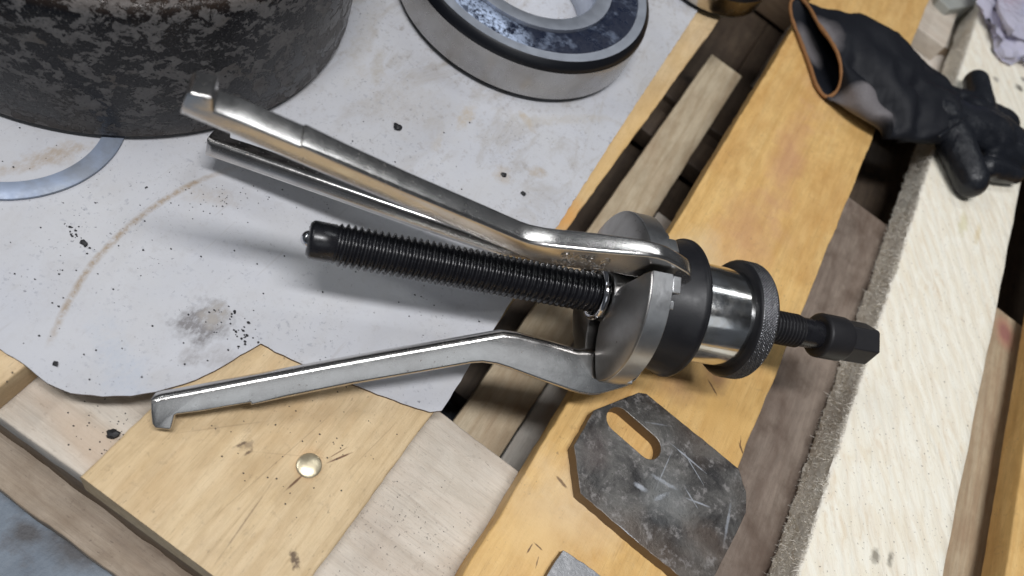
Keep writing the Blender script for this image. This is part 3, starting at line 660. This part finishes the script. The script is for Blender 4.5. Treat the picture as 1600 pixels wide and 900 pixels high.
plate_mesh(outer, slot, .0002, TH, 'plate_body', SC, m4.m, plate)
oc = [P(a, b, .006) for a, b in ((880, 859), (912, 880), (945, 903), (985, 960), (880, 985), (838, 930), (862, 885))]
o2 = []
for i in range(len(oc)):
    a, b = oc[i], oc[(i + 1) % len(oc)]; nn = max(1, int((b - a).length / .003)); o2 += [jit(a.lerp(b, q / nn), 9) for q in range(nn)]
ofc = plate_mesh(o2, None, .0002, .006, 'steel_offcut', scale_mat('brushed_offcut_mat', 2, .6), m4.m, None)
tag(ofc, 'small grey steel offcut with ragged edges at the bottom edge, beside the slotted plate', 'offcut')

# ================================================================ glove
m = M('black_rubber_mat', .42, 0., .4)
m.col(m.mix(m.noise(m.g, 40, 4), (.006, .007, .010), (.013, .015, .021))); m.rough(m.rng(m.noise(m.g, 80, 4), .3, .7, .28, .48)); m.bump(m.noise(m.g, 70, 5, .65, .6), .0020, .7); m.bump(m.noise(m.g, 900, 2), .00008); RB = m.m
m = M('glove_cuff_mat', .6, 0., .25)
kn = m.noise(m.map(m.g, (1, .3, 1), rot=(0, 0, .6)), 900, 3, .6)
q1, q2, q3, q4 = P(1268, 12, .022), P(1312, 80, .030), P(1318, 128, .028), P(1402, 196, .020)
gm = m.math('MAXIMUM', m.seg(m.g, q1, q2, .014, .5, .2, 40), m.seg(m.g, q3, q4, .015, .35, .15, 40))  # grey knit patches; the lower strip also paints in a highlight
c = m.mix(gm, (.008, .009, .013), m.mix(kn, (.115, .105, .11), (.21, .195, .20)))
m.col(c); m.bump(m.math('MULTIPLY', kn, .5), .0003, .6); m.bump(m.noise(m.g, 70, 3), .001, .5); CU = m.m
m = M('orange_trim_mat', .75); m.col(m.mix(m.noise(m.g, 300, 4), (.19, .085, .028), (.31, .145, .05))); m.bump(m.noise(m.g, 1500, 2), .0002); OT = m.m
m = M('glove_lining_mat', .8); m.col((.02, .019, .022)); LN = m.m
glove = thing('work_glove', 'black rubber work glove with an orange-trimmed cuff, lying from yellow board to white timber', 'glove', (.2, .7, 0))
NS = 40
def ellip(U_, L_, h, zc=None, k0=0.):
    zc = h / 2 if zc is None else zc; a = P(*U_, zc); b = P(*L_, zc); c = (a + b) / 2; ax = (a - b) / 2; r = []
    for j in range(NS):
        t = 2 * PI * j / NS; sgn = math.sin(t); r.append(c + ax * math.cos(t) + Vector((0, 0, h / 2 * (abs(sgn) ** .8) * (1 if sgn >= 0 else -1))))
    return r
# opening: loop given round its rim, first point at the far end, over the high lip, to the near end, back along the low lip
hi = [(1246, -4, .010), (1262, 12, .014), (1278, 40, .020), (1297, 66, .025), (1309, 90, .026), (1313, 118, .020), (1307, 142, .010)]
lo = [(1290, 153, .003), (1275, 136, .002), (1264, 104, .002), (1249, 64, .002), (1236, 30, .003), (1234, 6, .005)]
loop = [P(*q) for q in hi + lo]
def resample(L, n):
    d = [0]
    for i in range(len(L)): d.append(d[-1] + (L[(i + 1) % len(L)] - L[i]).length)
    r = []
    for k in range(n):
        t = d[-1] * k / n; i = max(q for q in range(len(L)) if d[q] <= t); f = (t - d[i]) / (d[i + 1] - d[i])
        p0, p1, p2, p3 = L[i - 1], L[i], L[(i + 1) % len(L)], L[(i + 2) % len(L)]
        r.append(.5 * ((2 * p1) + (p2 - p0) * f + (2 * p0 - 5 * p1 + 4 * p2 - p3) * f * f + (3 * p1 - p0 - 3 * p2 + p3) * f ** 3))
    return r
op = resample(loop, NS)
secs = [op, ellip((1296, 20), (1332, 168), .034), ellip((1340, 30), (1368, 188), .040), ellip((1385, 60), (1402, 206), .040), ellip((1425, 94), (1437, 220), .034), ellip((1462, 120), (1468, 222), .030, .018), ellip((1490, 142), (1492, 225), .024, .018)]
rings = []
for i in range(len(secs) - 1):
    for q in range(6):
        f = q / 6; ring = []
        for j in range(NS):
            p0, p1, p2, p3 = secs[max(0, i - 1)][j], secs[i][j], secs[i + 1][j], secs[min(len(secs) - 1, i + 2)][j]
            ring.append(.5 * ((2 * p1) + (p2 - p0) * f + (2 * p0 - 5 * p1 + 4 * p2 - p3) * f * f + (3 * p1 - p0 - 3 * p2 + p3) * f ** 3))
        rings.append(ring)
rings.append(secs[-1])
cr0 = P(1385, 145, .03)
for i, ring in enumerate(rings):          # deep folds towards the wrist
    for j, p in enumerate(ring):
        if i > 3:
            n_ = Vector((0, 0, 1)) if p.z > .015 else Vector((0, 0, 0))
            for (fa, fb, fd, fw) in (((1338, 88), (1425, 186), .020, .0075), ((1352, 60), (1400, 96), .007, .006), ((1395, 110), (1452, 150), .008, .006), ((1408, 185), (1450, 205), .008, .006), ((1430, 120), (1448, 190), .006, .006)):
                s_ = P(*fa, .034); e_ = P(*fb, .034); d = e_ - s_; LL = d.length; d.normalize(); q = p - s_; q.z = 0; t = q.dot(d); off = (q - d * t); off.z = 0
                dep = math.exp(-(off.length / fw) ** 2) * max(0, min(1, (t + .004) / .012)) * max(0, min(1, (LL + .006 - t) / .012))
                p = p - Vector((0, 0, fd)) * dep * (1 if p.z > .012 else 0)
            p = p + n_ * (mn.noise(p * 45) * .006 + mn.noise(p * 110) * .0025)
        p.z = max(p.z, .0012); ring[j] = p
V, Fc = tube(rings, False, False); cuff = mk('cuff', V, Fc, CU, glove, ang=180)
sd_ = cuff.modifiers.new('s', 'SOLIDIFY'); sd_.thickness = .0014; sd_.offset = -1
# trim: a tube along the rim
rl = resample(loop, 90); rr = []
for i, p in enumerate(rl):
    t = (rl[(i + 1) % 90] - rl[i - 1]).normalized(); a = t.cross(Vector((0, 0, 1))).normalized(); b = a.cross(t); R_ = .0018 + .0006 * mn.noise(p * 120)
    rr.append([p + Vector((0, 0, .0012)) + a * math.cos(q) * R_ + b * math.sin(q) * R_ for q in np.linspace(0, 2 * PI, 11)[:-1]])
V, Fc = tube(rr, False, False); n = 10
for j in range(n): Fc.append((89 * n + j, 89 * n + (j + 1) % n, (j + 1) % n, j))
mk('cuff_trim', V, Fc, OT, glove)
# hand: blobs joined by a voxel remesh into one skin
def capsule(a, b, ra, rb, flat=1.):
    d = (b - a); L = d.length; d.normalize(); u = d.cross(Vector((0, 0, 1))).normalized(); v = u.cross(d); rings = []
    st = [(-ra * math.cos(t), ra * math.sin(t)) for t in np.linspace(.12, PI / 2, 7)] + [(L * f, ra + (rb - ra) * f) for f in (.25, .5, .75)] + [(L + rb * math.sin(t), rb * math.cos(t)) for t in np.linspace(0, PI / 2 - .12, 7)]
    for s, r in st: rings.append([a + d * s + u * r * math.cos(q) + v * r * flat * math.sin(q) for q in np.linspace(0, 2 * PI, 21)[:-1]])
    return tube(rings)
G = []
def cap(p, q, za, zb, ra, rb, fl=1.): G.append(capsule(P(*p, za), P(*q, zb), ra, rb, fl))
cap((1440, 160), (1490, 188), .018, .020, .022, .022, .62)     # wrist
cap((1485, 185), (1548, 208), .020, .020, .025, .026, .62)    # palm
cap((1520, 175), (1585, 222), .018, .016, .018, .019, .75)   # back of the fingers
cap((1560, 205), (1640, 262), .018, .014, .019, .014, .8)
cap((1548, 230), (1625, 262), .016, .012, .016, .013, .8)
cap((1478, 178), (1500, 236), .022, .018, .018, .016, .8)
cap((1500, 160), (1570, 190), .014, .012, .016, .016, .7)
cap((1484, 205), (1517, 283), .020, .0155, .0155, .0162)       # folded finger in front
cap((1540, 262), (1584, 274), .0125, .0105, .0115, .0095)      # second folded finger
cap((1524, 128), (1532, 172), .016, .016, .0125, .0145)        # thumb
V, Fc = joinm(G)
hand = mk('hand', V, Fc, RB, glove, ang=180)
r_ = hand.modifiers.new('r', 'REMESH'); r_.mode = 'VOXEL'; r_.voxel_size = .0012; r_.use_smooth_shade = True
s_ = hand.modifiers.new('s', 'SMOOTH'); s_.iterations = 9; s_.factor = .5
ct = bpy.data.textures.new('creases', 'CLOUDS'); ct.noise_scale = .040; ct.noise_depth = 2; ct.cloud_type = 'GRAYSCALE'
dm = hand.modifiers.new('d', 'DISPLACE'); dm.texture = ct; dm.texture_coords = 'GLOBAL'; dm.strength = .0045; dm.mid_level = .5
# crease at the thumb root
mk('crease', *capsule(P(1468, 212, .040), P(1512, 182, .042), .0014, .0010), RB, glove)

# ================================================================ far right clutter
m = M('clear_plastic_mat', .12, 0., .5); m.b.inputs['Transmission Weight'].default_value = .40; m.b.inputs['IOR'].default_value = 1.2; m.col((.80, .78, .92)); m.bump(m.noise(m.g, 38, 3, .6, 1.5), .008, .9); CP = m.m
def lump(cx, cy, z, rx, ry, rz, seed, amp=.35, nu=36, nv=18):
    rings = []
    for i in range(1, nv):
        t = PI * i / nv; ring = []
        for j in range(nu):
            a = 2 * PI * j / nu; d = Vector((math.sin(t) * math.cos(a), math.sin(t) * math.sin(a), math.cos(t))); k = 1 + amp * mn.noise(d * 1.8 + Vector((seed, 0, 0))) + amp * .4 * mn.noise(d * 5 + Vector((seed, 3, 0)))
            ring.append((cx + d.x * rx * k, cy + d.y * ry * k, max(.0006, z + d.z * rz * k)))
        rings.append(ring)
    return tube(rings)
bc = P(1592, 20, .012)
bag = thing('plastic_bag', 'crumpled clear plastic bag holding red and blue pieces, in the far right corner', 'bag', (bc.x, bc.y, 0))
V, Fc = lump(bc.x, bc.y, .014, .062, .085, .016, 3, .5); mk('bag_film', V, Fc, CP, bag)
m = M('blue_plastic_mat', .35); m.col((.05, .16, .62)); p = P(1606, 40, .01); V, Fc = lump(p.x, p.y, .024, .022, .040, .012, 5, .25); mk('blue_piece', V, Fc, m.m, bag)
m = M('red_plastic_mat', .35); m.col((.55, .03, .07)); p = P(1572, -6, .01); V, Fc = lump(p.x, p.y, .026, .030, .022, .010, 6, .25); mk('red_piece', V, Fc, m.m, bag)
p = P(1500, -8, -.02); blk = M('grey_scrap_mat', .6); blk.col(blk.mix(blk.noise(blk.g, 60, 4), (.28, .29, .27), (.40, .41, .38)))
hp = [P(a, b, -.012) for a, b in ((1468, -2), (1485, 14), (1522, 9), (1540, -30), (1490, -60), (1462, -30))]
tag(bev(mk('grey_scrap', *prism([(q.x, q.y) for q in hp], -.040, -.012), blk.m, smooth=False), .0015, 2), 'small grey angular scrap in the gap at the top, left of the plastic bag', 'scrap')

# ================================================================ grit, chips and shavings
m = M('black_grit_mat', .6); m.col((.012, .012, .014)); GM = m.m
def crumb(px, py, r, seed, z=.0022):
    p = P(px, py, z); V = []; 
    bm = bmesh.new(); bmesh.ops.create_icosphere(bm, subdivisions=2, radius=1.)
    for v in bm.verts:
        k = 1 + .6 * mn.noise(v.co * 1.3 + Vector((seed, 0, 0))); V.append((p.x + v.co.x * r * k, p.y + v.co.y * r * k * .85, z + max(-.0, r * .45 * (1 + v.co.z * k))))
    bm.faces.ensure_lookup_table(); Fc = [tuple(v.index for v in f.verts) for f in bm.faces]; bm.free(); return V, Fc
for (a, b, r, z, lab) in ((620, 200, .0030, .0022, 'black metal crumb on the panel below the large bearing, above the raised arm'), (787, 274, .0021, .0022, 'black crumb beside a tan smear on the panel, right of the arms'), (817, 303, .0020, .0022, 'black crumb on the panel nearest the kink of the raised arm'),
                       (177, 679, .0030, -.0220, 'black crumb on the whitish lower board, left of the hooked arm tip'), (131, 380, .0019, .0022, 'black crumb beside the rusty arc on the panel'), (87, 569, .0015, .0022, 'tiny black crumb near the rounded lower corner of the panel')):
    V, Fc = crumb(a, b, r, a * .1, z); tag(mk('grit_crumb', V, Fc, GM, smooth=False), lab, 'crumb', 'black crumbs scattered about')
prts = []
for k in range(260):
    a, b = rng.uniform(0, 1050), rng.uniform(180, 600); q = P(a, b)
    inside = (b < 600 and a < 760 - max(0, b - 500) * 1.2) and not (a < 240 and b < 320 and False)
    if inside and rng.random() < .8: prts.append(crumb(a, b, rng.uniform(.0002, .0006), k, .0022))
for k in range(45): a, b = rng.normal(640, 60), rng.normal(820, 50); prts.append(crumb(a, b, rng.uniform(.00015, .00035), k, -.0222)) if P(a, b, -.022).x > .012 and P(a, b, -.022).x < .066 and P(a,b,-.022).y < .19 else None
for k in range(60): a, b = rng.normal(180, 35), rng.normal(680, 22); prts.append(crumb(a, b, rng.uniform(.0002, .0005), k, -.0222)) if P(a, b, -.022).x < -.116 and P(a, b, -.022).y > .054 else None
for k in range(70): a, b = rng.normal(500, 110), rng.normal(700, 70); prts.append(crumb(a, b, rng.uniform(.0002, .0005), k, 0.)) if -.108 < P(a, b).x < .0 and P(a, b).y < .17 else None
for k in range(26): a, b = rng.normal(380, 13), rng.normal(515, 17); prts.append(crumb(a, b, rng.uniform(.0003, .0010), k + .3, .0022))
for k in range(16): a, b = rng.normal(340, 14), rng.normal(498, 14); prts.append(crumb(a, b, rng.uniform(.0002, .0006), k + .3, .0022))
for k in range(30): t = rng.random(); a, b = 100 + 40 * t + rng.normal(0, 5), 350 + 40 * t + rng.normal(0, 4); prts.append(crumb(a, b, rng.uniform(.0002, .0007), k + .3, .0022))
for k in range(40): a, b = rng.normal(335, 35), rng.normal(310, 14); prts.append(crumb(a, b, rng.uniform(.0002, .0004), k + .3, .0022))
V, Fc = joinm(prts); tag(mk('fine_grit', V, Fc, GM, smooth=False), 'fine black grit scattered over the panel and boards', 'grit', kind='stuff')
m = M('wood_shaving_mat', .7); m.col((.62, .57, .47)); m.b.inputs['Specular IOR Level'].default_value = .3
prts = []
for pts_, wd in (([(1150, 858), (1156, 872), (1160, 890), (1166, 906)], .0014), ([(1190, 838), (1196, 848), (1197, 862)], .0007), ([(1178, 866), (1186, 868), (1194, 872)], .0010), ([(1202, 842), (1209, 842), (1214, 848)], .0006), ([(1236, 815), (1240, 830), (1238, 842)], .0005)):
    L_ = [P(a, b, -.0425 + .001 * i) for i, (a, b) in enumerate(pts_)]; rr = []
    for i, p in enumerate(L_):
        t = (L_[min(i + 1, len(L_) - 1)] - L_[max(i - 1, 0)]).normalized(); a = t.cross(Vector((0, 0, 1))).normalized(); k = (.45 if i in (0, len(L_) - 1) else 1) * wd
        rr.append([p - a * k, p + Vector((0, 0, .0003)), p + a * k, p - Vector((0, 0, .0003))])
    prts.append(tube(rr))
V, Fc = joinm(prts); tag(mk('wood_shavings', V, Fc, m.m, smooth=True), 'pale curled wood shavings in the gap beside the white timber', 'shavings', kind='stuff')
